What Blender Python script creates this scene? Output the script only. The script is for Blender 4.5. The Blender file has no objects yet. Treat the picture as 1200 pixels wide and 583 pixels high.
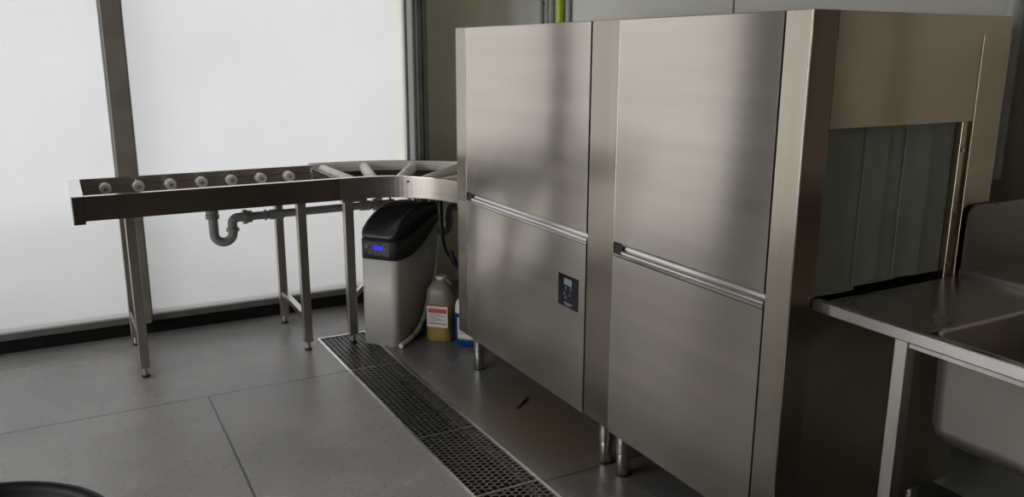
import bpy, bmesh, math, random
from mathutils import Vector, Matrix
random.seed(4)
S = bpy.context.scene
COL = S.collection
PI = math.pi

# ------------------------------------------------------------ materials
def newmat(name):
    m = bpy.data.materials.new(name); m.use_nodes = True
    nt = m.node_tree; nt.nodes.clear()
    out = nt.nodes.new('ShaderNodeOutputMaterial')
    return m, nt, out

def nd(nt, typ, **kw):
    n = nt.nodes.new(typ)
    for k, v in kw.items():
        if k in n.inputs.keys(): n.inputs[k].default_value = v
        else: setattr(n, k, v)
    return n

def noise_col(nt, c1, c2, scale=(1, 1, 1), nscale=5.0, detail=4.0, lo=.35, hi=.65, co='Object'):
    tc = nd(nt, 'ShaderNodeTexCoord'); mp = nd(nt, 'ShaderNodeMapping'); mp.inputs['Scale'].default_value = scale
    nt.links.new(tc.outputs[co], mp.inputs['Vector'])
    no = nd(nt, 'ShaderNodeTexNoise'); no.inputs['Scale'].default_value = nscale; no.inputs['Detail'].default_value = detail
    nt.links.new(mp.outputs[0], no.inputs['Vector'])
    cr = nd(nt, 'ShaderNodeValToRGB')
    cr.color_ramp.elements[0].position = lo; cr.color_ramp.elements[0].color = (*c1, 1)
    cr.color_ramp.elements[1].position = hi; cr.color_ramp.elements[1].color = (*c2, 1)
    nt.links.new(no.outputs['Fac'], cr.inputs[0])
    return cr, no, mp

def plain(name, c, rough=.5, metal=0.0, spec=.5, var=.12, nscale=8, bump=0.0, bscale=200, emis=None):
    m, nt, out = newmat(name)
    b = nd(nt, 'ShaderNodeBsdfPrincipled'); b.inputs['Roughness'].default_value = rough; b.inputs['Metallic'].default_value = metal
    b.inputs['Specular IOR Level'].default_value = spec
    c2 = tuple(min(1, x * (1 + var)) for x in c); c1 = tuple(x * (1 - var) for x in c)
    cr, no, mp = noise_col(nt, c1, c2, nscale=nscale)
    nt.links.new(cr.outputs[0], b.inputs['Base Color'])
    if bump:
        n2 = nd(nt, 'ShaderNodeTexNoise'); n2.inputs['Scale'].default_value = bscale
        tc = nd(nt, 'ShaderNodeTexCoord'); nt.links.new(tc.outputs['Object'], n2.inputs['Vector'])
        bp = nd(nt, 'ShaderNodeBump'); bp.inputs['Strength'].default_value = bump; bp.inputs['Distance'].default_value = .002
        nt.links.new(n2.outputs['Fac'], bp.inputs['Height']); nt.links.new(bp.outputs[0], b.inputs['Normal'])
    if emis:
        b.inputs['Emission Color'].default_value = (*emis[:3], 1); b.inputs['Emission Strength'].default_value = emis[3]
    nt.links.new(b.outputs[0], out.inputs[0])
    return m

def steel(name, c, rough, aniso=0.0, tangent=None, streak=(3, .5, 60), wav=0.0, wscale=(1.2, 1.2, .6), rvar=.06):
    """brushed stainless steel: streak = noise stretch (large = fine across that axis)"""
    m, nt, out = newmat(name)
    b = nd(nt, 'ShaderNodeBsdfPrincipled'); b.inputs['Metallic'].default_value = 1
    cr, no, mp = noise_col(nt, tuple(x * .93 for x in c), tuple(min(1, x * 1.03) for x in c), scale=streak, nscale=1.5, detail=3)
    nt.links.new(cr.outputs[0], b.inputs['Base Color'])
    mr = nd(nt, 'ShaderNodeMapRange'); mr.inputs['To Min'].default_value = rough - rvar; mr.inputs['To Max'].default_value = rough + rvar
    nt.links.new(no.outputs['Fac'], mr.inputs['Value']); nt.links.new(mr.outputs[0], b.inputs['Roughness'])
    if tangent:
        b.inputs['Anisotropic'].default_value = aniso
        cx = nd(nt, 'ShaderNodeCombineXYZ')
        for i in range(3): cx.inputs[i].default_value = tangent[i]
        nt.links.new(cx.outputs[0], b.inputs['Tangent'])
    if wav:
        tc = nd(nt, 'ShaderNodeTexCoord'); mp2 = nd(nt, 'ShaderNodeMapping'); mp2.inputs['Scale'].default_value = wscale
        nt.links.new(tc.outputs['Object'], mp2.inputs[0])
        n2 = nd(nt, 'ShaderNodeTexNoise'); n2.inputs['Scale'].default_value = 1.6; n2.inputs['Detail'].default_value = 1
        nt.links.new(mp2.outputs[0], n2.inputs['Vector'])
        bp = nd(nt, 'ShaderNodeBump'); bp.inputs['Strength'].default_value = 1; bp.inputs['Distance'].default_value = wav
        nt.links.new(n2.outputs['Fac'], bp.inputs['Height']); nt.links.new(bp.outputs[0], b.inputs['Normal'])
    nt.links.new(b.outputs[0], out.inputs[0])
    return m

M = {}
SC = (.69, .64, .56)
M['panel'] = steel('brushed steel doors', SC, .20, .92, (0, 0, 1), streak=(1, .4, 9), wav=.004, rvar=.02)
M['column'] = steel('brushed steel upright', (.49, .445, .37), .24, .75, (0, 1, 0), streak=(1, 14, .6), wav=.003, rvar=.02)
M['side'] = steel('brushed steel end panel', (.57, .49, .37), .26, .7, (0, 0, 1), streak=(.6, 1, 9), wav=.005, rvar=.02)  # same steel as the doors, warm reflected light put into the colour
M['sidecol'] = steel('brushed steel end upright', (.44, .37, .28), .28, .7, (1, 0, 0), streak=(14, 1, .6), wav=.004, rvar=.02)  # colour darkened to imitate the dim reflection on the post end
M['steel'] = steel('satin steel', (.60, .57, .53), .30, streak=(4, 4, 40))
M['darksteel'] = steel('satin tube steel', (.50, .465, .42), .33, streak=(40, 40, 2))
M['railsteel'] = steel('satin rail steel', (.36, .31, .26), .22, streak=(1, 1, 20), rvar=.02)
M['polish'] = steel('polished steel', (.72, .70, .67), .16, streak=(3, 3, 3), rvar=.03)
M['lip'] = steel('bright rail lip', (.80, .78, .75), .14, streak=(3, 3, 3), rvar=.02)
M['counter'] = steel('worn counter steel', (.50, .46, .42), .30, streak=(6, 6, 6), rvar=.1)
M['bowl'] = steel('pressed bowl steel', (.55, .50, .455), .42, streak=(3, 3, 3))
M['grate'] = steel('drain grate steel', (.50, .48, .46), .38, streak=(30, 30, 30))
M['frame'] = steel('drain frame steel', (.85, .83, .80), .30, streak=(30, 30, 30))
M['black'] = plain('black rubber', (.012, .012, .012), .5)
M['void'] = plain('black cavity', (.008, .007, .006), .8)
M['pipe'] = plain('grey plastic pipe', (.30, .30, .285), .42)
M['roller'] = plain('cream plastic roller', (.80, .77, .69), .45)
M['track'] = plain('cream plastic guide strip', (.85, .84, .78), .35, var=.03)
M['curverail'] = steel('satin curved rail steel', (.42, .385, .34), .36, streak=(1, 1, 20), rvar=.02)
M['blackplas'] = plain('charcoal plastic', (.048, .048, .050), .42, bump=.1, bscale=500)
M['softwhite'] = plain('off white plastic', (.52, .505, .455), .40, var=.03)
M['hose'] = plain('white plastic hose', (.62, .61, .57), .4)
M['navy'] = plain('navy rubber hose', (.008, .012, .04), .35)
M['lime'] = plain('lime plastic pipe', (.42, .56, .02), .4)
M['greypaint'] = plain('grey painted pipe', (.30, .31, .30), .45)
M['curtain'] = plain('grey green rubber curtain', (.43, .47, .40), .42, var=.06)
M['screen'] = plain('dark glass panel', (.012, .013, .022), .12)
M['lcd'] = plain('grey lcd', (.22, .25, .26), .3)
M['icon'] = plain('pale icon print', (.22, .23, .26), .5)
M['blue'] = plain('blue lit digits', (.02, .02, .5), .4, emis=(.01, .015, .9, .9))
M['labelw'] = plain('white paper label', (.62, .60, .56), .5, var=.04)
M['labelr'] = plain('red label print', (.5, .03, .03), .5, var=.04)
M['labelg'] = plain('green label print', (.1, .3, .08), .5, var=.04)
M['ink'] = plain('grey label print', (.16, .15, .15), .5)
M['upstand'] = plain('black upstand', (.012, .012, .012), .6, spec=.2)
M['binblack'] = plain('black bin plastic', (.006, .006, .006), .5, spec=.25)
M['binin'] = plain('khaki bin lining', (.22, .21, .16), .6)
M['wood'] = plain('dark splinter wood', (.02, .013, .008), .7)
M['sill'] = plain('grey aluminium frame', (.20, .195, .17), .45, metal=.3)
M['mullion'] = plain('brown grey aluminium mullion', (.27, .245, .205), .42)
M['gasket'] = plain('white window bead', (.5, .52, .5), .5, var=.03)
M['darktrim'] = plain('dark grey trim', (.14, .14, .12), .5)
M['olive'] = plain('olive grey wall paint', (.75, .72, .58), .6, var=.03, bump=.05)
M['wall'] = plain('pale grey wall panel', (.62, .615, .55), .5, var=.03, nscale=2)
M['wallback'] = plain('room wall paint', (.22, .17, .12), .7, var=.05)
M['added_panel'] = plain('dark brown laminate', (.07, .035, .018), .5)  # only for the unseen panel that darkens reflections
M['ceil'] = plain('ceiling paint', (.5, .48, .43), .8, var=.03)
M['floorboard'] = M['black']

# translucent jerrycan plastics
def liquid(name, c, tr=.25):
    m, nt, out = newmat(name)
    b = nd(nt, 'ShaderNodeBsdfPrincipled'); b.inputs['Roughness'].default_value = .3
    cr, no, mp = noise_col(nt, tuple(x * .93 for x in c), c, nscale=6)
    nt.links.new(cr.outputs[0], b.inputs['Base Color'])
    t = nd(nt, 'ShaderNodeBsdfTranslucent'); nt.links.new(cr.outputs[0], t.inputs[0])
    mx = nd(nt, 'ShaderNodeMixShader'); mx.inputs[0].default_value = tr
    nt.links.new(b.outputs[0], mx.inputs[1]); nt.links.new(t.outputs[0], mx.inputs[2]); nt.links.new(mx.outputs[0], out.inputs[0])
    return m
M['amber'] = liquid('amber liquid in plastic', (.36, .25, .07))
M['clearplas'] = liquid('cloudy plastic', (.33, .32, .24), .4)
M['bluecan'] = liquid('blue plastic', (.01, .05, .24))

# frosted glass
def glass():
    m, nt, out = newmat('frosted glass')
    tr = nd(nt, 'ShaderNodeBsdfTransparent'); tr.inputs[0].default_value = (.93, .94, .95, 1)
    tl = nd(nt, 'ShaderNodeBsdfTranslucent')
    cr, no, mp = noise_col(nt, (.84, .85, .86), (.9, .91, .92), nscale=2)
    nt.links.new(cr.outputs[0], tl.inputs[0])
    df = nd(nt, 'ShaderNodeBsdfDiffuse'); df.inputs[0].default_value = (.7, .7, .7, 1)
    gl = nd(nt, 'ShaderNodeBsdfGlossy'); gl.inputs['Roughness'].default_value = .35; gl.inputs[0].default_value = (.8, .8, .8, 1)
    m1 = nd(nt, 'ShaderNodeMixShader'); m1.inputs[0].default_value = .30
    nt.links.new(tr.outputs[0], m1.inputs[1]); nt.links.new(tl.outputs[0], m1.inputs[2])
    m2 = nd(nt, 'ShaderNodeMixShader'); m2.inputs[0].default_value = .05
    nt.links.new(m1.outputs[0], m2.inputs[1]); nt.links.new(df.outputs[0], m2.inputs[2])
    m3 = nd(nt, 'ShaderNodeMixShader'); m3.inputs[0].default_value = .04
    nt.links.new(m2.outputs[0], m3.inputs[1]); nt.links.new(gl.outputs[0], m3.inputs[2])
    nt.links.new(m3.outputs[0], out.inputs[0])
    return m
M['glass'] = glass()

# floor: grey sheet floor with grit, stains and joint lines
def floor_mat():
    m, nt, out = newmat('grey slab floor')
    L = nt.links.new
    b = nd(nt, 'ShaderNodeBsdfPrincipled'); b.inputs['Specular IOR Level'].default_value = .5
    cr, no, mp = noise_col(nt, (.29, .283, .270), (.39, .380, .363), nscale=2.2, detail=6)
    tc = nd(nt, 'ShaderNodeTexCoord')
    # grit
    g = nd(nt, 'ShaderNodeTexNoise'); g.inputs['Scale'].default_value = 220; g.inputs['Detail'].default_value = 3
    L(tc.outputs['Object'], g.inputs['Vector'])
    gr = nd(nt, 'ShaderNodeMapRange'); gr.inputs['From Min'].default_value = .3; gr.inputs['From Max'].default_value = .7
    gr.inputs['To Min'].default_value = .74; gr.inputs['To Max'].default_value = 1.26
    L(g.outputs['Fac'], gr.inputs['Value'])
    mul = nd(nt, 'ShaderNodeVectorMath', operation='MULTIPLY'); L(cr.outputs[0], mul.inputs[0])
    L(gr.outputs[0], mul.inputs[1])
    g2 = nd(nt, 'ShaderNodeTexNoise'); g2.inputs['Scale'].default_value = 42; g2.inputs['Detail'].default_value = 6; g2.inputs['Roughness'].default_value = .75
    L(tc.outputs['Object'], g2.inputs['Vector'])
    cr2 = nd(nt, 'ShaderNodeValToRGB'); e = cr2.color_ramp.elements
    e[0].position = .30; e[0].color = (.45, .45, .45, 1); e[1].position = .44; e[1].color = (1, 1, 1, 1)
    e3 = e.new(.62); e3.color = (1, 1, 1, 1); e4 = e.new(.72); e4.color = (1.0, 1.0, 1.0, 1)
    L(g2.outputs['Fac'], cr2.inputs[0])
    mul2 = nd(nt, 'ShaderNodeVectorMath', operation='MULTIPLY'); L(mul.outputs[0], mul2.inputs[0]); L(cr2.outputs[0], mul2.inputs[1]); mul = mul2
    # brown stain under the machine
    sep = nd(nt, 'ShaderNodeSeparateXYZ'); L(tc.outputs['Object'], sep.inputs[0])
    def ramp(sock, a, bb):
        r = nd(nt, 'ShaderNodeMapRange', interpolation_type='SMOOTHSTEP'); r.inputs['From Min'].default_value = a; r.inputs['From Max'].default_value = bb
        L(sock, r.inputs['Value']); return r.outputs[0]
    def mth(op, a, bb):
        n = nd(nt, 'ShaderNodeMath', operation=op)
        for i, v in enumerate((a, bb)):
            if isinstance(v, (int, float)): n.inputs[i].default_value = v
            else: L(v, n.inputs[i])
        return n.outputs[0]
    sn = nd(nt, 'ShaderNodeTexNoise'); sn.inputs['Scale'].default_value = 3.5; sn.inputs['Detail'].default_value = 4; L(tc.outputs['Object'], sn.inputs['Vector'])
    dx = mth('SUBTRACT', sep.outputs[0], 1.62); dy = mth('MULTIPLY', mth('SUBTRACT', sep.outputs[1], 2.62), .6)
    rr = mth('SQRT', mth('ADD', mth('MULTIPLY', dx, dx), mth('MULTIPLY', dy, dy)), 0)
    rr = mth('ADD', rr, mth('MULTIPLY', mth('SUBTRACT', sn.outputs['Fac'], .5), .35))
    right_dark = nd(nt, 'ShaderNodeMapRange'); right_dark.inputs['To Min'].default_value = 1.0; right_dark.inputs['To Max'].default_value = .42  # floor colour darker right of the drain, edge broken up by noise
    L(ramp(mth('ADD', sep.outputs[0], mth('MULTIPLY', mth('SUBTRACT', sn.outputs['Fac'], .5), .12)), 1.27, 1.42), right_dark.inputs['Value'])
    mul3 = nd(nt, 'ShaderNodeVectorMath', operation='MULTIPLY'); L(mul.outputs[0], mul3.inputs[0]); L(right_dark.outputs[0], mul3.inputs[1]); mul = mul3
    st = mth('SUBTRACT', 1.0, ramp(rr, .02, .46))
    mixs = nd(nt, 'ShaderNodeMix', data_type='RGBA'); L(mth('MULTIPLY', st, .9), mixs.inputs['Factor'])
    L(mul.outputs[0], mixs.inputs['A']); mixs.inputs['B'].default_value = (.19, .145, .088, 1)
    # joints
    def line(coord, pos, w, lim=None):
        d = mth('ABSOLUTE', mth('SUBTRACT', coord, pos), 0)
        v = mth('SUBTRACT', 1.0, ramp(d, w * .5, w))
        return v
    jn = nd(nt, 'ShaderNodeTexNoise'); jn.inputs['Scale'].default_value = 12; L(tc.outputs['Object'], jn.inputs['Vector'])
    wob = mth('MULTIPLY', mth('SUBTRACT', jn.outputs['Fac'], .5), .006)
    xx = mth('ADD', sep.outputs[0], wob); yy = mth('ADD', sep.outputs[1], wob)
    left = mth('LESS_THAN', sep.outputs[0], 1.2)
    right = mth('GREATER_THAN', sep.outputs[0], 1.3)
    l1 = mth('MULTIPLY', line(yy, 3.545, .006), left)
    l2 = mth('MULTIPLY', line(xx, .443, .006), mth('LESS_THAN', sep.outputs[1], 3.545))
    l3 = mth('MULTIPLY', line(yy, 2.235, .005), right)
    l4 = mth('MULTIPLY', line(yy, 1.0, .006), left)
    l5 = mth('MULTIPLY', line(xx, -1.9, .006), left)
    jt = mth('MAXIMUM', mth('MAXIMUM', l1, l2), mth('MAXIMUM', l3, mth('MAXIMUM', l4, l5)))
    mixj = nd(nt, 'ShaderNodeMix', data_type='RGBA'); L(mth('MULTIPLY', jt, .8), mixj.inputs['Factor'])
    L(mixs.outputs['Result'], mixj.inputs['A']); mixj.inputs['B'].default_value = (.02, .02, .02, 1)
    # dark specks
    vo = nd(nt, 'ShaderNodeTexVoronoi'); vo.inputs['Scale'].default_value = 9; L(tc.outputs['Object'], vo.inputs['Vector'])
    sp = mth('LESS_THAN', vo.outputs['Distance'], .035)
    mixk = nd(nt, 'ShaderNodeMix', data_type='RGBA'); L(mth('MULTIPLY', sp, .75), mixk.inputs['Factor'])
    L(mixj.outputs['Result'], mixk.inputs['A']); mixk.inputs['B'].default_value = (.02, .02, .02, 1)
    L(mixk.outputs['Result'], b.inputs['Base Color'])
    rg = nd(nt, 'ShaderNodeMapRange'); rg.inputs['To Min'].default_value = .17; rg.inputs['To Max'].default_value = .34
    L(no.outputs['Fac'], rg.inputs['Value']); L(rg.outputs[0], b.inputs['Roughness'])
    bp = nd(nt, 'ShaderNodeBump'); bp.inputs['Strength'].default_value = .4; bp.inputs['Distance'].default_value = .002
    L(g.outputs['Fac'], bp.inputs['Height']); L(bp.outputs[0], b.inputs['Normal'])
    L(b.outputs[0], out.inputs[0])
    return m
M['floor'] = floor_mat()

# ------------------------------------------------------------ mesh helpers
class MB:
    def __init__(s): s.bm = bmesh.new()
    def box(s, x0, x1, y0, y1, z0, z1, bev=0.0, seg=2, mat=None):
        vs = [s.bm.verts.new(p) for p in ((x0, y0, z0), (x1, y0, z0), (x1, y1, z0), (x0, y1, z0), (x0, y0, z1), (x1, y0, z1), (x1, y1, z1), (x0, y1, z1))]
        fs = [s.bm.faces.new([vs[i] for i in q]) for q in ((3, 2, 1, 0), (4, 5, 6, 7), (0, 1, 5, 4), (1, 2, 6, 5), (2, 3, 7, 6), (3, 0, 4, 7))]
        if mat is not None:
            bmesh.ops.transform(s.bm, matrix=mat, verts=vs)
        if bev:
            es = list({e for f in fs for e in f.edges})
            bmesh.ops.bevel(s.bm, geom=es, offset=bev, segments=seg, profile=.5, affect='EDGES', clamp_overlap=True)
        return s
    def prism(s, pts, axis, a, b, bev=0.0):
        """closed outline pts (2D) extruded along axis from a to b. axis y: pts=(x,z); axis x: pts=(y,z); axis z: pts=(x,y)"""
        def P(p, t): return {'x': (t, p[0], p[1]), 'y': (p[0], t, p[1]), 'z': (p[0], p[1], t)}[axis]
        A = [s.bm.verts.new(P(p, a)) for p in pts]; B = [s.bm.verts.new(P(p, b)) for p in pts]
        n = len(pts); fs = [s.bm.faces.new(A), s.bm.faces.new(B)]
        for i in range(n): fs.append(s.bm.faces.new((A[i], A[(i + 1) % n], B[(i + 1) % n], B[i])))
        bmesh.ops.recalc_face_normals(s.bm, faces=fs)
        if bev:
            es = list({e for f in fs for e in f.edges})
            bmesh.ops.bevel(s.bm, geom=es, offset=bev, segments=2, profile=.5, affect='EDGES', clamp_overlap=True)
        return s
    def tube(s, pts, r, n=12, caps=True):
        pts = [Vector(p) for p in pts]; N = len(pts); rs = r if isinstance(r, (list, tuple)) else [r] * N
        rings = []; up = None
        for i, p in enumerate(pts):
            d = (pts[min(i + 1, N - 1)] - pts[max(i - 1, 0)])
            if d.length < 1e-9: d = Vector((0, 0, 1))
            d.normalize()
            if up is None:
                up = d.orthogonal().normalized()
            else:
                up = (up - d * up.dot(d)).normalized()
            w = d.cross(up)
            rings.append([s.bm.verts.new(p + (up * math.cos(2 * PI * k / n) + w * math.sin(2 * PI * k / n)) * rs[i]) for k in range(n)])
        for a, b in zip(rings, rings[1:]):
            for k in range(n):
                f = s.bm.faces.new((a[k], a[(k + 1) % n], b[(k + 1) % n], b[k])); f.smooth = True
        if caps:
            for fc in (s.bm.faces.new(list(reversed(rings[0]))), s.bm.faces.new(rings[-1])):
                for e in fc.edges: e.smooth = False
        return s
    def cyl(s, p0, p1, r, n=20): return s.tube([p0, p1], r, n)
    def lathe(s, prof, c=(0, 0, 0), n=48, close=False):
        rings = []
        for r, z in prof:
            rings.append([s.bm.verts.new((c[0] + r * math.cos(2 * PI * k / n), c[1] + r * math.sin(2 * PI * k / n), c[2] + z)) for k in range(n)])
        for a, b in zip(rings, rings[1:]):
            for k in range(n):
                f = s.bm.faces.new((a[k], a[(k + 1) % n], b[(k + 1) % n], b[k])); f.smooth = True
        return s
    def ribbon_solid(s, inner, outer, z0, z1):
        """curved bar: two matching polylines (xy) in plan, from z0 to z1"""
        n = len(inner)
        V = [[s.bm.verts.new((p[0], p[1], z)) for p in L] for L in (inner, outer) for z in (z0, z1)]
        a0, a1, b0, b1 = V
        for i in range(n - 1):
            for q in ((a0[i], a0[i + 1], a1[i + 1], a1[i]), (b0[i + 1], b0[i], b1[i], b1[i + 1]), (a1[i], a1[i + 1], b1[i + 1], b1[i]), (a0[i + 1], a0[i], b0[i], b0[i + 1])):
                s.bm.faces.new(q)
        s.bm.faces.new((a0[0], a1[0], b1[0], b0[0])); s.bm.faces.new((a0[-1], b0[-1], b1[-1], a1[-1]))
        return s
    def build(s, name, m, parent=None, smooth=False, recalc=True):
        if recalc: bmesh.ops.recalc_face_normals(s.bm, faces=s.bm.faces[:])
        me = bpy.data.meshes.new(name); s.bm.to_mesh(me); s.bm.free()
        me.materials.append(m)
        if smooth:
            for p in me.polygons: p.use_smooth = True
        o = bpy.data.objects.new(name, me); COL.objects.link(o)
        if parent is not None:
            o.parent = parent; 
            # geometry was written in world space unless the parent is local
            loc = root_loc(parent)
            if loc.length > 0 and not parent.get('_local'):
                me.transform(Matrix.Translation(-loc))
        return o

def root_loc(o):
    v = Vector((0, 0, 0))
    while o is not None:
        v += Vector(o.location); o = o.parent
    return v

def thing(name, label, cat, loc=(0, 0, 0), group=None):
    o = bpy.data.objects.new(name, None); COL.objects.link(o); o.location = loc; o.empty_display_size = .1
    o['label'] = label; o['category'] = cat
    if group: o['group'] = group
    return o
def tag(o, label, cat, group=None):
    o['label'] = label; o['category'] = cat
    if group: o['group'] = group
    return o
def struct(name, mb, m, parent=None):
    o = mb.build(name, m, parent)
    if parent is None: o['kind'] = 'structure'
    return o
def arc(cx, cy, r, a0, a1, n):
    return [(cx + r * math.cos(a0 + (a1 - a0) * i / n), cy + r * math.sin(a0 + (a1 - a0) * i / n)) for i in range(n + 1)]
def crv(pts, n=6):
    """Catmull-Rom through points"""
    P = [Vector(p) for p in pts]; P = [P[0] * 2 - P[1]] + P + [P[-1] * 2 - P[-2]]; out = []
    for i in range(1, len(P) - 2):
        for k in range(n):
            t = k / n
            out.append(.5 * ((2 * P[i]) + (-P[i - 1] + P[i + 1]) * t + (2 * P[i - 1] - 5 * P[i] + 4 * P[i + 1] - P[i + 2]) * t * t + (-P[i - 1] + 3 * P[i] - 3 * P[i + 1] + P[i + 2]) * t ** 3))
    out.append(P[-2]); return out
def rrect(w, d, r, n=5, cx=0, cy=0):
    pts = []
    for (sx, sy, a) in ((1, 1, 0), (-1, 1, PI / 2), (-1, -1, PI), (1, -1, 3 * PI / 2)):
        pts += arc(cx + sx * (w / 2 - r), cy + sy * (d / 2 - r), r, a, a + PI / 2, n)
    return pts

# ------------------------------------------------------------ room shell
XL, XR, YW, YN, ZC = -2.35, 2.54, 4.766, -2.6, 2.75
KW = .9517; YG = 4.766 * KW; UP = .07      # glazing line and the black upstand below it
# floor with a slot cut for the drain channel: four slabs in one mesh
DR = Matrix.Rotation(math.radians(.75), 4, 'Z')
fx0, fx1, fy0, fy1 = 1.052, 1.33, -.4, 4.05
mb = MB()
mb.box(XL - .1, XR + .1, YN - .1, YW + .25, -.12, -.1)
mb.build('floor_base', M['void']).name = 'trim_3'
bpy.data.objects['trim_3']['kind'] = 'structure'
# drain outline (rotated slightly)
def dpt(u, v):   # u across 0..W, v from far end towards the camera
    a = math.radians(.8); ux, uy = math.cos(a), -math.sin(a) * 0.0
    return (1.054 + u + v * math.sin(a), 4.046 - v)
DW, DL = .262, 4.4
q = [dpt(0, 0), dpt(DW, 0), dpt(DW, DL), dpt(0, DL)]
bm = bmesh.new()
def floor_poly(pts):
    t = [bm.verts.new((x, y, 0)) for x, y in pts]; b_ = [bm.verts.new((x, y, -.1)) for x, y in pts]
    bm.faces.new(t); bm.faces.new(list(reversed(b_)))
    for i in range(len(pts)): bm.faces.new((t[i], t[(i + 1) % len(pts)], b_[(i + 1) % len(pts)], b_[i]))
a0, a1 = XL - .1, XR + .1; c0, c1 = YN - .1, YW + .25
floor_poly([(a0, c0), (q[3][0], c0), q[3], q[0], (q[0][0], c1), (a0, c1)])
floor_poly([(q[2][0], c0), (a1, c0), (a1, c1), (q[1][0], c1), q[1], q[2]])
floor_poly([q[0], q[1], (q[1][0], c1), (q[0][0], c1)])
floor_poly([(q[3][0], c0), (q[2][0], c0), q[2], q[3]])
bmesh.ops.remove_doubles(bm, verts=bm.verts[:], dist=1e-5)
bmesh.ops.recalc_face_normals(bm, faces=bm.faces[:])
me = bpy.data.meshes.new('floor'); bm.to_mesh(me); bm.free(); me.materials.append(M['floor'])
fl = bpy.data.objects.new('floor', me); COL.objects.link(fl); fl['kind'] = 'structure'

struct('ceiling', MB().box(XL - .1, XR + .1, YN - .1, YW + .25, ZC, ZC + .1), M['ceil'])
mb = MB(); mb.box(XR, XR + .1, YN, YW, 0, ZC)
wr = struct('wall_right', mb, M['wall'])
# cladding joints on the right wall: narrow raised strips
for k, y in enumerate((2.734, .9)):
    struct('trim_%d' % (4 + k), MB().box(XR - .004, XR, y - .003, y + .003, 0, ZC), M['darktrim'])
LW0, LW1, LWZ = .4, 3.9, 2.5
struct('wall_left', MB().box(XL - .1, XL, YN, LW0, 0, ZC).box(XL - .1, XL, LW1, YW, 0, ZC).box(XL - .1, XL, LW0, LW1, LWZ, ZC), M['wallback'])
wl = bpy.data.objects.new('window_4', None); COL.objects.link(wl); wl['kind'] = 'structure'; wl.location = (XL, 1, 0)  # unseen window added to bring more light into the room
MB().box(XL - .08, XL - .01, LW0, LW1, 0, .04).box(XL - .08, XL - .01, LW0, LW1, LWZ - .03, LWZ).box(XL - .08, XL - .0, 2.56, 2.64, .04, LWZ - .03).build('window_frame', M['sill'], wl)
MB().box(XL - .05, XL - .044, LW0, 2.56, .04, LWZ - .03).box(XL - .05, XL - .044, 2.64, LW1, .04, LWZ - .03).build('pane', M['glass'], wl)
struct('wall_near', MB().box(XL - .1, XR + .1, YN - .1, YN, 0, ZC), M['wallback'])
mb = MB(); mb.box(1.85, XR, YW - .01, YW + .2, 0, ZC)
struct('wall_far', mb, M['olive'])
WH = 2.52
struct('wall_far_header', MB().box(XL - .1, 1.894, YG, YG + .2, WH, ZC), M['olive']).name = 'trim_6'
struct('baseboard_far', MB().box(XL - .1, 1.894, YG + .012, YG + .2, 0, UP, .002), M['upstand'])
def window(n, x0, x1):
    x0 *= KW; x1 *= KW
    w = bpy.data.objects.new('window_%d' % n, None); COL.objects.link(w); w['kind'] = 'structure'; w.location = ((x0 + x1) / 2, YG, UP)
    f = MB().box(x0, x1, YG - .005, YG + .06, UP, UP + .034, .002).box(x0, x1, YG, YG + .06, WH - .03, WH)
    f.build('window_frame', M['sill'], w)
    b = .008 if x1 - x0 < .1 else .010
    MB().box(x0, x0 + b, YG + .0, YG + .05, UP + .034, WH - .03).box(x1 - b, x1, YG + .0, YG + .05, UP + .034, WH - .03).build('glazing_bead', M['gasket'] if x1 - x0 > .1 else M['darktrim'], w)
    MB().box(x0 + b, x1 - b, YG + .02, YG + .026, UP + .034, WH - .03).build('pane', M['glass'], w)
window(1, -1.33, .243); window(2, .335, 1.868); window(3, XL / KW, -1.80); window(5, 1.868, 1.928)
struct('trim_1', MB().box(.243 * KW, .335 * KW, YG - .04, YG + .1, UP, WH, .003), M['mullion'])
struct('trim_7', MB().box(-1.80 * KW, -1.33 * KW, YG - .04, YG + .1, UP, WH, .003), M['darktrim'])  # unseen pier added for its dark reflection in the steel doors
mb = MB().box(1.928 * KW, 1.957 * KW, YG - .03, YW - .01, 0, WH).box(1.965 * KW, 1.992 * KW, YG - .03, YW - .01, 0, WH)
struct('trim_8', mb, M['darktrim'])
struct('trim_9', MB().box(1.957 * KW, 1.965 * KW, YG + .0, YW - .01, 0, WH), M['black'])

# ------------------------------------------------------------ dishwashing machine
X0, YA, YB, ZB, ZT = 1.547, 1.402, 3.363, .18, 1.547
XE = 2.307
dm = thing('dishwashing_machine', 'long brushed stainless steel conveyor dishwashing machine on round steel feet', 'dishwasher', (X0, YA, 0))
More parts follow.
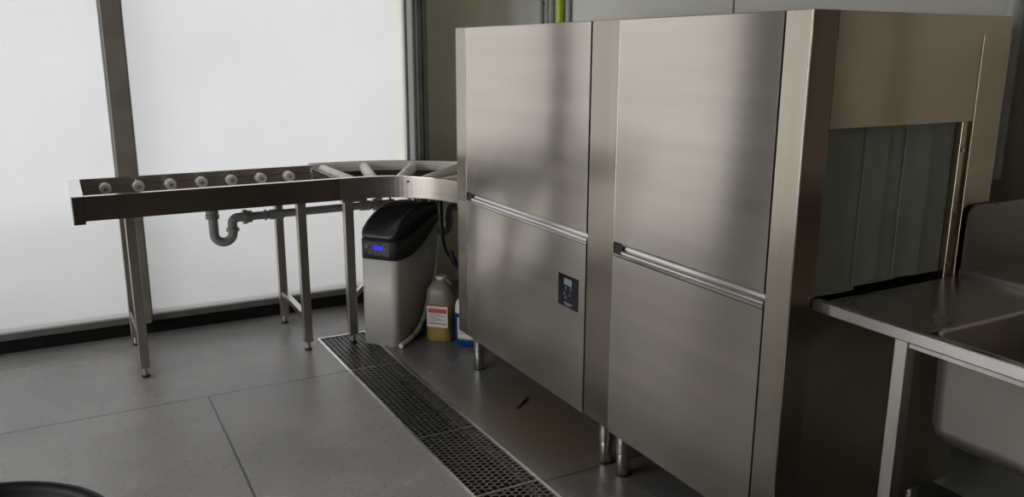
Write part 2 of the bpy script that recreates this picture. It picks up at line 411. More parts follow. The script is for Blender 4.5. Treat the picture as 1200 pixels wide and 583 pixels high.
# dark inner carcass, hollow at the rack tunnel
mb = MB()
mb.box(X0 + .014, XE - .01, YA + .09, YB - .05, ZB + .01, .80)
mb.box(X0 + .014, XE - .01, YA + .09, YB - .05, 1.29, ZT - .012)
mb.box(X0 + .014, X0 + .09, YA + .09, YB - .05, .80, 1.29)
mb.box(XE - .09, XE - .01, YA + .09, YB - .05, .80, 1.29)
mb.build('inner_carcass', M['void'], dm)
MB().box(X0 + .012, XE - .002, YA + .004, YB - .004, ZT - .012, ZT, .002).build('top_panel', M['steel'], dm)
MB().box(XE - .01, XE, YA + .09, YB - .01, ZB, ZT - .012).build('back_panel', M['steel'], dm)
def door(name, y0, y1, z0, z1):
    return MB().box(X0, X0 + .014, y0 + .002, y1 - .002, z0, z1, .0009, 1).build(name, M['panel'], dm)
def handle_strip(y0, y1, par):
    # concave finger grip: sloping bright face, groove, lower lip
    zt = .847
    pts = [(X0 + .030, zt), (X0 + .003, zt - .001), (X0 + .003, zt - .004), (X0 + .012, zt - .010), (X0 + .010, zt - .018), (X0 + .0, zt - .026), (X0 - .001, zt - .030),
           (X0 + .006, zt - .0325), (X0 - .001, zt - .035), (X0 - .001, zt - .043), (X0 + .030, zt - .043)]
    h = MB().prism(pts, 'y', y0 + .002, y1 - .045).build('grip_strip', M['polish'], par)
    MB().box(X0 + .004, X0 + .03, y1 - .045, y1 - .003, zt - .036, zt - .002).build('end_plug', M['black'], par)
    MB().box(X0 - .001, X0 + .004, y1 - .045, y1 - .003, zt - .043, zt - .036).build('grip_lip', M['polish'], par)
for (y0, y1) in ((2.312, 3.266), (1.488, 2.156)):
    du = door('upper_door', y0, y1, .848, ZT - .002)
    handle_strip(y0, y1, du)
    dl = door('lower_door', y0, y1, ZB, .8015)
    if y0 > 2: lower_far = dl
MB().box(X0 + .003, X0 + .05, 2.158, 2.310, ZB + .002, ZT - .001, .001).build('centre_column', M['column'], dm)
MB().box(X0, XE - .0, 3.268, YB, ZB, .80, .003).box(X0, X0 + .085, 3.268, YB, .80, ZT, .003).box(XE - .12, XE, 3.268, YB, .80, ZT).box(X0 + .085, XE - .12, 3.268, YB, 1.25, ZT).build('end_frame', M['column'], dm)
# near corner post: folded sheet, front face and end face
cp = MB().box(X0, X0 + .083, YA + .003, 1.485, ZB - .0, ZT - .001, .001).build('corner_post', M['column'], dm)
MB().box(X0 + .001, X0 + .083, YA, YA + .003, ZB, ZT - .001).build('post_end_face', M['sidecol'], cp)
# end (near side) panels
MB().box(X0 + .086, XE, YA, YA + .05, 1.268, ZT - .001, .001).box(2.190, XE, YA + .0005, YA + .05, .812, 1.268).build('hood_panel', M['side'], dm)
MB().box(X0 + .086, XE - .01, YA + .002, YA + .085, ZB, .812, .001).build('lower_end_panel', M['side'], dm)
jb = MB().box(2.156, 2.188, YA + .006, YA + .05, .812, 1.268, .002).build('jamb_strip', M['side'], dm)
for z in (1.19, 1.02, .87):
    MB().cyl((2.166, YA + .006, z), (2.166, YA + .001, z), .006, 10).build('screw', M['polish'], jb)
MB().box(2.188, XE, YA - .003, YA, .812, 1.498, .0014).build('side_cover', M['side'], dm)
# strip curtain
MB().box(2.142, 2.156, YA + .03, YA + .05, .83, 1.268).build('curtain_gap', M['void'], dm)
xs = [X0 + .088, 1.722, 1.80, 1.873, 1.955, 2.045, 2.147]
cur = None
for i, (a, b_) in enumerate(zip(xs, xs[1:])):
    y = YA + .020 + (.0045 if i % 2 else 0); bot = (.838, .836, .848, .846, .85, .846)[i]
    tw = (.002, -.001, .0015, -.001, .002, 0)[i]
    m_ = MB(); N = 6; pts = []
    for k in range(N + 1):
        t = k / N; pts.append((a - .006 + (b_ - a + .012) * t, y + tw * math.sin(PI * t * 1.3)))
    m_.ribbon_solid(pts, [(p[0], p[1] + .003) for p in pts], bot, 1.275)
    m_.build('curtain_strip', M['curtain'], dm)
# control panel
cpn = MB().box(X0 - .003, X0, 2.358, 2.486, .549, .668, .001).build('control_panel', M['screen'], lower_far)
e = X0 - .0036
MB().box(e, X0 - .003, 2.394, 2.446, .632, .656).build('display', M['lcd'], cpn)
ic = MB()
for (yy, zz) in ((2.436, .619), (2.400, .622), (2.440, .598), (2.404, .600), (2.436, .583)):
    for k in range(6):
        dy, dz = (k % 2) * .008 - .004, (k // 2) * .005 - .005
        if (k + int(zz * 1000)) % 4: ic.box(e, X0 - .003, yy + dy - .003, yy + dy + .002, zz + dz - .0013, zz + dz + .0013)
ic.build('key_symbols', M['icon'], cpn)
lg = MB()
for k in range(8): lg.box(e, X0 - .003, 2.393 + k * .0065, 2.393 + k * .0065 + .0052, .5615, .5665)
lg.box(e, X0 - .003, 2.405, 2.433, .556, .558)
lg.build('name_mark', M['lcd'], cpn)
# feet
def foot(x, y, t=None):
    f = MB().cyl((x, y, .085), (x, y, ZB), .0265, 24).build('foot', M['polish'], dm)
    MB().tube([(x, y, .0), (x, y, .004), (x, y, .086), (x, y, .09)], [.021, .0235, .0235, .0225], 24).build('adjuster', M['polish'], f)
    MB().tube([(x, y, .0), (x, y, .007)], .0245, 24).build('foot_pad', M['black'], f)
for y in (3.285, 2.255, 2.150, 1.47):
    foot(1.614, y); foot(2.23, y)

# ------------------------------------------------------------ straight roller table
TY0, TY1, TZ = 3.888, 4.432, .846
TX0, TX1 = .06, 1.168
rt = thing('roller_table', 'straight stainless steel roller table on four square legs before the frosted windows', 'table', (TX0, TY0, 0))
fr = MB()
# front rail: folded channel with a bright top lip, rear rail the same, tray floor
fr.prism([(TY0, .742), (TY0, TZ), (TY0 + .030, TZ), (TY0 + .030, TZ - .010), (TY0 + .022, TZ - .010), (TY0 + .022, .746), (TY0 + .022, .742)], 'x', TX0, TX1)
fr.build('front_rail', M['railsteel'], rt)
fr = MB()
fr.prism([(TY1, .745), (TY1, TZ + .004), (TY1 - .030, TZ + .004), (TY1 - .030, TZ - .006), (TY1 - .012, TZ - .006), (TY1 - .012, .815), (TY1 - .026, .812), (TY1 - .026, .745)], 'x', TX0, TX1)
fr.build('rear_rail', M['darksteel'], rt)
MB().box(TX0, TX1, TY0 - .0005, TY0 + .0305, TZ, TZ + .0025, .001).build('rail_lip', M['lip'], rt)
MB().box(TX0, TX1, TY1 - .0305, TY1 + .0005, TZ + .004, TZ + .0065, .001).build('rail_lip', M['lip'], rt)
MB().box(TX0, TX1, TY0 + .022, TY1 - .026, .742, .746).build('drip_tray', M['railsteel'], rt)
MB().box(.012, .060, TY0 - .001, TY1 + .001, .728, TZ + .001, .003).build('end_stop', M['railsteel'], rt)
MB().box(.012, .060, TY0 - .001, TY1 + .001, TZ + .001, TZ + .003, .001).build('end_lip', M['lip'], rt)
for k in range(7):
    x = .165 + k * .1455
    r = MB().tube([(x, TY1 - .026, .806), (x, TY1 - .085, .806), (x, TY1 - .09, .806)], [.0265, .0265, .023], 24).build('roller', M['roller'], rt)
    MB().tube([(x, TY1 - .090, .806), (x, TY1 - .0925, .806)], [.010, .009], 14).build('roller_axle', M['pipe'], r)
    r2 = MB().tube([(x, TY0 + .022, .806), (x, TY0 + .070, .806), (x, TY0 + .074, .806)], [.0265, .0265, .023], 24).build('roller', M['roller'], rt)
    MB().tube([(x, TY0 + .074, .806), (x, TY0 + .0765, .806)], [.010, .009], 14).build('roller_axle', M['pipe'], r2)
# small chain clip hanging on the rear rail
MB().tube(crv([(.300, TY1 - .034, .84), (.306, TY1 - .045, .83), (.300, TY1 - .045, .822), (.308, TY1 - .045, .812)], 4), .0035, 8).build('clip', M['polish'], rt)
def sqleg(x, y, ztop, par, w=.042, m='darksteel'):
    l = MB().box(x - w / 2, x + w / 2, y - w / 2, y + w / 2, .045, ztop, .003).build('leg', M[m], par)
    MB().cyl((x, y, .008), (x, y, .045), .013, 14).build('leg_adjuster', M['darksteel'], l)
    MB().tube([(x, y, 0), (x, y, .010)], .018, 16).build('leg_foot', M['black'], l)
    return l
LX = (.229, .975)
for x in LX:
    sqleg(x, 3.911, .742, rt); sqleg(x, 4.390, .742, rt)
    MB().box(x - .015, x + .015, 3.932, 4.369, .155, .185, .002).build('stretcher', M['steel'], rt)

# ------------------------------------------------------------ curved roller table
CX, CY, RI, RO = 1.25, 3.505, .383, .972
ct = thing('curved_roller_table', 'curved stainless steel roller table bending into the far end of the dishwasher', 'table', (CX, TY0, 0))
N = 26
def path(r, x_start=None):
    p = arc(CX, CY, r, PI / 2, 0, N)
    if x_start is not None: p = [(x_start, CY + r)] + p
    p = p + [(CX + r, YB + .003)]
    return p
XS = TX1 + .003
inn = path(RI, XS); inn2 = path(RI + .004, XS)
fr = MB().ribbon_solid(inn, inn2, .742, TZ)
fr.ribbon_solid(path(RI + .004, XS), path(RI + .028, XS), TZ - .004, TZ)
fr.build('inner_rail', M['curverail'], ct)
MB().ribbon_solid(inn, path(RI + .028, XS), TZ, TZ + .002).build('rail_lip', M['lip'], ct)
fo = MB().ribbon_solid(path(RO - .006, XS), path(RO, XS), .742, .852)
fo.ribbon_solid(path(RO, XS), path(RO + .014, XS), .844, .852)
fo.build('outer_rail', M['railsteel'], ct)
MB().ribbon_solid(path(RO - .020, XS), path(RO - .006, XS), .800, .850).build('guide_strip', M['track'], ct)
MB().ribbon_solid(path(RI + .004, XS), path(RO - .006, XS), .742, .746).build('drip_tray', M['railsteel'], ct)
MB().box(XS, XS + .005, CY + RI + .004, CY + RO - .006, .746, .835).build('joint_plate', M['steel'], ct)
def radial(p0, p1):
    a = Vector((p0[0], p0[1], .818)); b = Vector((p1[0], p1[1], .818)); d = (b - a).normalized()
    r = MB().tube([a, a + d * .004, b - d * .004, b], [.025, .028, .028, .025], 20).build('roller', M['roller'], ct)
    MB().cyl(a - d * .012, b + d * .012, .006, 8).build('roller_axle', M['steel'], r)
for ang0, ang1 in ((90, 90.7), (76.3, 76.6), (60.4, 60.2), (43.6, 44), (28, 28), (12, 12)):
    a, b_ = math.radians(ang0), math.radians(ang1)
    radial((CX + (RI + .035) * math.cos(a), CY + (RI + .035) * math.sin(a)), (CX + (RO - .035) * math.cos(b_), CY + (RO - .035) * math.sin(b_)))
# bolts on the inner rail
for ang, z in ((52, .823), ):
    a = math.radians(ang); c = Vector((CX + RI * math.cos(a), CY + RI * math.sin(a), z)); d = Vector((math.cos(a), math.sin(a), 0))
    MB().cyl(c, c - d * .004, .006, 10).build('bolt', M['black'], ct)
for ang in (66, 48, 30):
    a = math.radians(ang); c = Vector((CX + (RI + .015) * math.cos(a), CY + (RI + .015) * math.sin(a), 0))
    MB().cyl(c + Vector((0, 0, .725)), c + Vector((0, 0, .742)), .006, 8).build('bolt', M['black'], ct)
sqleg(1.207, 3.913, .742, ct, .045, 'steel')
sqleg(1.53, 4.40, .742, ct, .045, 'steel')
MB().prism([(1.205, 3.936), (1.225, 3.932), (1.532, 4.377), (1.510, 4.377)], 'z', .215, .245).build('stretcher', M['steel'], ct)
MB().box(1.178, 1.300, 3.89, 3.94, .728, .7418).build('bracket', M['darksteel'], ct)

# ------------------------------------------------------------ waste pipe with trap
PY = 4.32
wp = thing('waste_pipe', 'grey plastic waste pipe with a U trap under the straight roller table', 'pipe', (.63, PY, .5))
def ring(c0, c1, r, name='coupling'): return MB().tube([c0, c1], r, 20).build(name, M['pipe'], wp)
R_ = .0235
u = [(.632, PY, .725), (.632, PY, .70), (.634, PY, .59)] + [(.680 - .046 * math.cos(t), PY, .545 - .046 * math.sin(t)) for t in [PI * k / 12 for k in range(13)]] + [(.726, PY, .565)]
MB().tube(u, R_, 20).build('trap_bend', M['pipe'], wp)
el = [(.726, PY, .55), (.726, PY, .58)] + [(.756 - .030 * math.cos(t), PY, .590 + .030 * math.sin(t)) for t in [PI / 2 * k / 8 for k in range(9)]] + [(.80, PY, .620)]
MB().tube(el, R_, 20).build('elbow', M['pipe'], wp)
MB().tube([(.80, PY, .620), (1.12, PY, .622)], .021, 20).build('pipe_run', M['pipe'], wp)
MB().tube([(1.12, PY, .622), (1.60, PY, .626)], .021, 20).build('pipe_run', M['pipe'], wp)
ring((.632, PY, .668), (.632, PY, .652), .031); ring((.632, PY, .646), (.632, PY, .624), .033)
ring((.726, PY, .552), (.726, PY, .568), .032)
ring((.780, PY, .62), (.800, PY, .62), .037); ring((.802, PY, .62), (.824, PY, .62), .031)
ring((.89, PY, .62), (.897, PY, .62), .029); ring((.915, PY, .62), (.985, PY, .62), .026)
MB().cyl((.632, PY, .722), (.632, PY, .7415), .028, 18).build('drain_outlet', M['black'], wp)
MB().tube([(.955, PY + .026, .585), (.955, PY + .026, .72)], .006, 8).build('pipe_clip', M['polish'], wp)
ring((1.40, PY, .624), (1.46, PY, .624), .027); ring((1.475, PY, .625), (1.50, PY, .625), .031)

P2 = 4.17
tp = thing('drain_trap', 'small grey U trap hanging under the curved roller table', 'pipe', (1.8, P2, .4))
u = [(1.775, P2, .738), (1.775, P2, .52)] + [(1.818 - .043 * math.cos(t), P2, .505 - .043 * math.sin(t)) for t in [PI * k / 12 for k in range(13)]] + [(1.861, P2, .56)] + \
    [(1.890 - .029 * math.cos(t), P2, .575 + .029 * math.sin(t)) for t in [PI / 2 * k / 8 for k in range(9)]] + [(1.92, P2, .604)]
MB().tube(u, .0225, 20).build('trap_bend', M['pipe'], tp)
for c0, c1, r in (((1.775, P2, .67), (1.775, P2, .64), .030), ((1.775, P2, .56), (1.775, P2, .54), .029), ((1.861, P2, .53), (1.861, P2, .55), .030), ((1.775, P2, .7415), (1.775, P2, .715), .034)):
    MB().tube([c0, c1], r, 20).build('coupling', M['pipe'], tp)
pts = []; rs = []
for k in range(41):
    t = k / 40; pts.append((1.915 + .28 * t, P2 + .0 * t, .604 + .02 * math.sin(t * PI))); rs.append(.020 + (.005 if k % 2 else 0))
MB().tube(pts, rs, 16).build('ribbed_hose', M['pipe'], tp)

tag(MB().tube([(1.785, 4.28, .0), (1.785, 4.28, .62)], .016, 14).build('standpipe', M['hose']), 'thin white upright pipe behind the yellow liquid container', 'pipe')
bh = crv([(1.800, 4.13, .74), (1.802, 4.13, .55), (1.806, 4.12, .42), (1.82, 4.08, .35), (1.86, 4.0, .30), (1.90, 3.95, .27)], 6)
o = MB().tube(bh, .009, 10).build('supply_hose', M['navy']); tag(o, 'dark blue supply hose hanging behind the yellow container', 'hose')
bh2 = crv([(1.752, 3.905, .425), (1.765, 3.895, .375), (1.79, 3.88, .345), (1.83, 3.85, .335), (1.87, 3.80, .300), (1.93, 3.74, .275), (2.02, 3.68, .26)], 6)
o = MB().tube(bh2, [.010 + .008 * math.sin(PI * min(1, i / 22)) for i in range(len(bh2))], 10).build('coiled_hose', M['navy']); tag(o, 'thick dark blue hose bunched above the blue container', 'hose')

# ------------------------------------------------------------ water softener (local frame: u depth, v width)
D = Vector((.79, .613, 0)).normalized(); W = Vector((.613, -.79, 0)).normalized(); O = Vector((1.31, 3.805, 0))
ws = thing('water_softener', 'white cabinet water softener with charcoal lid and blue lit display', 'water softener', O)
ws['_local'] = 1
ws.matrix_basis = Matrix.Translation(O) @ Matrix(((D.x, W.x, 0, 0), (D.y, W.y, 0, 0), (0, 0, 1, 0), (0, 0, 0, 1)))
# note: u x v = -z so this frame is mirrored; build with v flipped through a proper rotation instead
ws.matrix_basis = Matrix.Translation(O) @ Matrix.Rotation(math.atan2(D.y, D.x), 4, 'Z')
def wb(mb, name, m, par=None, smooth=False):
    o = mb.build(name, m, None, smooth); o.parent = par or ws; return o
# side profile of the white body (u, z), v local = y, half width .1
LEN = .475
def side_solid(prof_top, prof_bot, hw, r, name, m, par=None, taper=0):
    """loft across u: for each u station a rounded-rectangle-like section from bottom z to top z"""
    bm = bmesh.new(); rings = []
    for (u_, zt, zb, h) in [(a[0], a[1], b[1], hw(a[0])) for a, b in zip(prof_top, prof_bot)]:
        rr = min(r, (zt - zb) * .45, h * .9)
        sec = []
        for (cy, cz, a0_) in ((h - rr, zt - rr, 0), (-(h - rr), zt - rr, PI / 2)):
            for k in range(5): t = a0_ + PI / 2 * k / 4; sec.append((cy + rr * math.cos(t), cz + rr * math.sin(t)))
        sec += [(-h, zb), (h, zb)]
        rings.append([bm.verts.new((u_, y, z)) for y, z in sec])
    n = len(rings[0])
    for a, b in zip(rings, rings[1:]):
        for k in range(n):
            f = bm.faces.new((a[k], a[(k + 1) % n], b[(k + 1) % n], b[k])); f.smooth = True
    bm.faces.new(rings[0]); bm.faces.new(rings[-1])
    bmesh.ops.recalc_face_normals(bm, faces=bm.faces[:])
    mb = MB(); mb.bm.free(); mb.bm = bm
    return wb(mb, name, m, par)
def planrect(u0, u1, hw, r, n=6):
    return [(x, y) for x, y in rrect(u1 - u0, 2 * hw, r, n, (u0 + u1) / 2, 0)]
# white body: rounded plan, top cut to a rising curve
def bnd(u_):      # height where white meets charcoal along the side
    P = [(-.01, .447), (.054, .440), (.17, .440), (.291, .482), (.369, .528), (.42, .562), (.51, .60)]
    for (a, za), (b, zb) in zip(P, P[1:]):
        if u_ <= b: return za + (zb - za) * (u_ - a) / (b - a)
    return P[-1][1]
def lidz(u_):
    P = [(-.01, .553), (.06, .556), (.139, .562), (.238, .593), (.383, .625), (.51, .64)]
    for (a, za), (b, zb) in zip(P, P[1:]):
        if u_ <= b: return za + (zb - za) * (u_ - a) / (b - a)
    return P[-1][1]
TOPP = [(p.x, p.y) for p in crv([(-.01, .570, 0), (.0, .576, 0), (.03, .601, 0), (.077, .634, 0), (.12, .654, 0), (.173, .671, 0), (.24, .682, 0), (.305, .686, 0), (.40, .680, 0), (.478, .664, 0), (.51, .65, 0)], 6)]
def topz(u_):
    P = TOPP
    for (a, za), (b, zb) in zip(P, P[1:]):
        if u_ <= b: return za + (zb - za) * (u_ - a) / (b - a)
    return P[-1][1]
def plan_loft(zb, zt, name, m, par=None, inset=0.0, r=.035, top_round=0.0):
    """rounded plan outline; bottom/top heights are functions of u"""
    out = planrect(inset, LEN - inset, .102 - inset, r - inset * .5, 7)
    # refine outline along the long sides
    pts = []
    for i in range(len(out)):
        a, b = out[i], out[(i + 1) % len(out)]
        k = max(1, int(math.hypot(b[0] - a[0], b[1] - a[1]) / .03))
        for j in range(k): pts.append((a[0] + (b[0] - a[0]) * j / k, a[1] + (b[1] - a[1]) * j / k))
    bm = bmesh.new()
    lo = [bm.verts.new((x, y, zb(x))) for x, y in pts]
    rings = [lo]
    if top_round:
        for ins, dz in ((0, -top_round), (top_round * .12, -top_round * .55), (top_round * .45, -top_round * .2), (top_round, 0)):
            ring_ = []
            for x, y in pts:
                cx_ = min(max(x, .1), LEN - .1); vx, vy = x - cx_, y * 1.0; L_ = math.hypot(vx, vy) or 1
                nx, ny = x - vx / L_ * ins, y - vy / L_ * ins
                ring_.append(bm.verts.new((nx, ny, max(zt(x) + dz, zb(x) + .004 + ins * .1))))
            rings.append(ring_)
    else:
        rings.append([bm.verts.new((x, y, zt(x))) for x, y in pts])
    n = len(pts)
    for a, b in zip(rings, rings[1:]):
        for k in range(n):
            f = bm.faces.new((a[k], a[(k + 1) % n], b[(k + 1) % n], b[k])); f.smooth = True
    # caps: strips between mirrored points
    for ring_ in (rings[0], rings[-1]):
        edges = [bm.edges.get((ring_[k], ring_[(k + 1) % n])) for k in range(n)]
        order = sorted(range(n), key=lambda k: ring_[k].co.x)
        up = sorted([v for v in ring_ if v.co.y > 0], key=lambda v: v.co.x); dn = sorted([v for v in ring_ if v.co.y <= 0], key=lambda v: v.co.x)
        if len(up) == len(dn):
            for k in range(len(up) - 1):
                f = bm.faces.new((up[k], up[k + 1], dn[k + 1], dn[k])); f.smooth = True
        else: bm.faces.new(ring_)
    bmesh.ops.recalc_face_normals(bm, faces=bm.faces[:])
    mb = MB(); mb.bm.free(); mb.bm = bm
    return wb(mb, name, m, par)
body = plan_loft(lambda u_: .0, bnd, 'body', M['softwhite'])
cov = plan_loft(lambda u_: bnd(u_) + .0005, lambda u_: max(lidz(u_) - .012, bnd(u_) + .003), 'control_cover', M['blackplas'])
plan_loft(lambda u_: max(lidz(u_) - .012, bnd(u_) + .003) + .0004, lambda u_: lidz(u_) - .001, 'lid_gap', M['void'], cov, inset=.006)
lid = plan_loft(lambda u_: lidz(u_), lambda u_: max(topz(u_), lidz(u_) + .012), 'lid', M['blackplas'], inset=.002, top_round=.018)
wb(MB().box(.30, .345, -.073, -.066, .6895, .6925), 'name_strip', M['lcd'], lid)
scr = wb(MB().prism([(-.071, .467), (.045, .467), (.050, .475), (.050, .528), (.045, .535), (-.071, .535), (-.076, .528), (-.076, .475)], 'x', -.003, .001), 'display_panel', M['screen'], cov)
dg = MB()
for k in range(4):
    yy = .013 - .0135 * k
    dg.box(-.0042, -.003, yy - .0095, yy, .497, .516)
for k in range(2): dg.box(-.0042, -.003, .005 - k * .012, .009 - k * .012, .519, .524)
wb(dg, 'lit_digits', M['blue'], scr)
bt = MB()
for k in range(4): bt.box(-.0042, -.003, .030 - k * .026, .036 - k * .026, .480, .485)
wb(bt, 'key_symbols', M['icon'], scr)
# recessed badge outline on the body front
bd = MB()
for (y0, y1, z0, z1) in ((.008, .010, .315, .425), (.040, .042, .315, .425), (.008, .042, .315, .317), (.008, .042, .423, .425)):
    bd.box(-.0008, .001, -y1 + .03, -y0 + .03, z0, z1)
wb(bd, 'badge_outline', M['hose'], body)
wb(MB().cyl((.31, -.102, .405), (.31, -.112, .405), .010, 14), 'overflow_nozzle', M['hose'], body)
wb(MB().box(.03, .2, -.1005, -.098, .003, .006), 'seam', M['icon'], body)

# white drain hose running down the softener's side to the floor grate edge
def L2W(u_, v_, z): p = O + D * u_ + W * v_; return (p.x, p.y, z)
hp = crv([L2W(.43, .118, .50), L2W(.40, .118, .38), L2W(.36, .118, .256), L2W(.285, .118, .166), L2W(.25, .118, .10), L2W(.18, .118, .045), L2W(.10, .118, .022), L2W(.0, .122, .014)], 6)
hs = MB().tube(hp, [.009 if i < 12 else .0125 for i in range(len(hp))], 14).build('drain_hose', M['hose'])
tag(hs, 'white drain hose lying down the side of the water softener', 'hose')
for k in (14, 27, 34):
    a, b_ = Vector(hp[k]), Vector(hp[k + 1]); d = (b_ - a).normalized()
    MB().tube([a - d * .002, a + d * .003], .0145, 14).build('hose_clip', M['ink'], hs)

# ------------------------------------------------------------ chemical containers
def can(name, label, cx, cy, ang, w, d, h, mat_low, mat_up, fill, capmat):
    root = thing(name, label, 'container', (cx, cy, 0)); root['_local'] = 1
    root.rotation_euler = (0, 0, ang)
    prof = [(0.004, .94), (.0, .0)]
    def loft(stations, m, nm, par=None, cap0=True, cap1=True):
        bm = bmesh.new(); rings = []
        for (z, s, dx) in stations:
            pts = rrect(w * s, d * (s if s > .5 else s * 1.1), min(w, d) * s * .32, 5, dx, 0)
            rings.append([bm.verts.new((x, y, z)) for x, y in pts])
        n = len(rings[0])
        for a, b in zip(rings, rings[1:]):
            for k in range(n):
                f = bm.faces.new((a[k], a[(k + 1) % n], b[(k + 1) % n], b[k])); f.smooth = True
        if cap0: bm.faces.new(rings[0])
        if cap1: bm.faces.new(rings[-1])
        bmesh.ops.recalc_face_normals(bm, faces=bm.faces[:])
        mb = MB(); mb.bm.free(); mb.bm = bm; o = mb.build(nm, m, None); o.parent = par or root; return o
    hf = h * fill
    low = loft([(0, .93, 0), (.006, .985, 0), (.03, 1, 0), (h * .38, .985, 0), (hf, 1, 0)], mat_low, 'body')
    loft([(hf, 1, 0), (h * .74, .985, 0), (h * .82, .90, 0), (h * .89, .66, .0), (h * .925, .40, .0), (h * .95, .34, 0)], mat_up, 'shoulder', cap0=False)
    cap_ = MB().tube([(0, 0, h * .95), (0, 0, h * .955), (0, 0, h * .995), (0, 0, h)], [w * .18, w * .2, w * .2, w * .17], 20).build('cap', capmat, None); cap_.parent = root
    hn = MB().tube(crv([(w * .30, 0, h * .80), (w * .33, 0, h * .87), (w * .25, 0, h * .93), (w * .12, 0, h * .93)], 4), .010, 10).build('handle', mat_up, None); hn.parent = root
    return root, low
yc, yb = can('chemical_container', 'clear plastic container half full of yellow liquid with red and white label', 1.632, 3.757, -.77, .142, .13, .335, M['amber'], M['clearplas'], .60, M['hose'])
bc, bb = can('chemical_container', 'blue plastic container with white label half hidden behind the dishwasher corner', 1.735, 3.625, -.77, .15, .13, .275, M['bluecan'], M['labelw'], .62, M['black'])
def label_on(root, par, w, d, parts):
    """label pieces wrap the front (-y local) face"""
    for nm, m, x0, x1, z0, z1, off in parts:
        o = MB().box(x0, x1, -d / 2 - off, -d / 2 + .004, z0, z1, .0004, 1).build(nm, m, None); o.parent = par
lab = [('label', M['labelw'], -.056, .056, .080, .190, .0010), ('label_band', M['labelr'], -.050, .050, .155, .178, .0015), ('label_stripe', M['labelr'], -.050, .050, .096, .102, .0015)]
label_on(yc, yb, .15, .13, lab)
tx = MB()
for k in range(6): tx.box(-.046, .02 + .025 * math.sin(k * 2.1), -.0667, -.061, .146 - k * .0075, .1485 - k * .0075)
tx.box(-.046, .0, -.0672, -.061, .164, .169)
o = tx.build('label_print', M['ink'], None); o.parent = yb
lab = [('label', M['labelw'], -.050, .066, .040, .150, .0010), ('label_stripe', M['labelg'], -.050, .066, .034, .042, .0015)]
label_on(bc, bb, .16, .13, lab)
tx = MB()
for k in range(9): tx.box(-.045, .0 + .02 * math.sin(k * 1.7), -.0667, -.061, .138 - k * .009, .1405 - k * .009)
o = tx.build('label_print', M['ink'], None); o.parent = bb

# ------------------------------------------------------------ floor drain
dr = thing('floor_drain', 'long stainless steel floor drain channel set into the grey floor', 'drain', (1.054, 4.046, 0))
def q3(u_, v_, z): x, y = dpt(u_, v_); return (x, y, z)
def dbar(mb, u0, u1, v0, v1, z0, z1):
    P = [q3(u0, v1, z0), q3(u1, v1, z0), q3(u1, v0, z0), q3(u0, v0, z0), q3(u0, v1, z1), q3(u1, v1, z1), q3(u1, v0, z1), q3(u0, v0, z1)]
    vs = [mb.bm.verts.new(p) for p in P]
    for f in ((3, 2, 1, 0), (4, 5, 6, 7), (0, 1, 5, 4), (1, 2, 6, 5), (2, 3, 7, 6), (3, 0, 4, 7)): mb.bm.faces.new([vs[i] for i in f])
FW = .012
mb = MB()
dbar(mb, .0, FW, 0, DL, -.04, .003); dbar(mb, DW - FW, DW, 0, DL, -.04, .003)
dbar(mb, FW, DW - FW, 0, FW, -.04, .003); dbar(mb, FW, DW - FW, DL - FW, DL, -.04, .003)
mb.build('channel_frame', M['frame'], dr)
mb = MB(); dbar(mb, .001, DW - .001, .001, DL - .001, -.099, -.085)
mb.build('channel_bed', M['void'], dr)
seams = [FW, .498, 1.295, 1.787, 2.585, 3.08, DL - FW]
lbl = ['square mesh drain grate at the far end under the water softener', 'mesh drain grate lying second from the far end of the channel', 'mesh drain grate beside the twin steel feet of the dishwasher',
       'mesh drain grate cut off by the bottom edge of the photo']
for i, (v0, v1) in enumerate(zip(seams, seams[1:])):
    if i > 3: break
    if i == 3: v1 = DL - FW
    v0 += .001; v1 -= .001
    mb = MB(); T = .0018; zt, zb = -.001, -.0045; u0, u1 = FW + .001, DW - FW - .001
    dbar(mb, u0, u1, v0, v0 + .004, zb, zt); dbar(mb, u0, u1, v1 - .004, v1, zb, zt)
    nc = 10; pit = (u1 - u0) / nc
    for k in range(nc + 1):
        uc = u0 + k * pit
        a = max(u0, uc - T / 2); dbar(mb, a, min(u1, a + T), v0 + .004, v1 - .004, zb, zt)
    nr = int((v1 - v0) / .0235)
    for k in range(nc):
        for j in range(nr):
            vc = v0 + .0235 * (j + (.25 if k % 2 else .75)) 
            if v0 + .008 < vc < v1 - .008: dbar(mb, u0 + k * pit + T / 2, u0 + (k + 1) * pit - T / 2, vc - .0017, vc + .0017, zb, zt)
    o = mb.build('drain_grate', M['grate']); tag(o, lbl[i], 'drain grate', 'grates along the floor drain')

# ------------------------------------------------------------ outlet table with sink
KZ = .845; KX0, KX1 = 1.62, 2.50
kt = thing('sink_table', 'stainless steel outlet table with a sink bowl at the dishwasher near end', 'sink table', (KX0, YA, 0))
SX0, SX1, SY0, SY1 = 1.674, 2.12, .25, 1.112
mb = MB()
YE = YA - .006
# front rolled edge
mb.box(KX0, KX0 + .022, 0.0, YE, KZ - .030, KZ, .003)
mb.build('front_edge', M['polish'], kt)
mb = MB(); ZS = KZ - .012
mb.box(KX0 + .022, KX1 - .3, SY1, YE, ZS - .006, ZS)
mb.box(KX0 + .022, SX0, 0.0, SY1, ZS - .006, ZS)
mb.box(SX1, KX1 - .3, 0.0, SY1, ZS - .006, ZS)
mb.box(SX0, SX1, 0.0, SY0, ZS - .006, ZS)
mb.build('table_top', M['counter'], kt)
MB().box(KX1 - .3, KX1, 0.0, YE, KZ - .025, KZ + .006, .003).build('rear_ledge', M['counter'], kt)
MB().box(KX1, KX1 + .012, 0.0, YA + .02, KZ - .025, 1.0, .002).build('backsplash', M['counter'], kt)
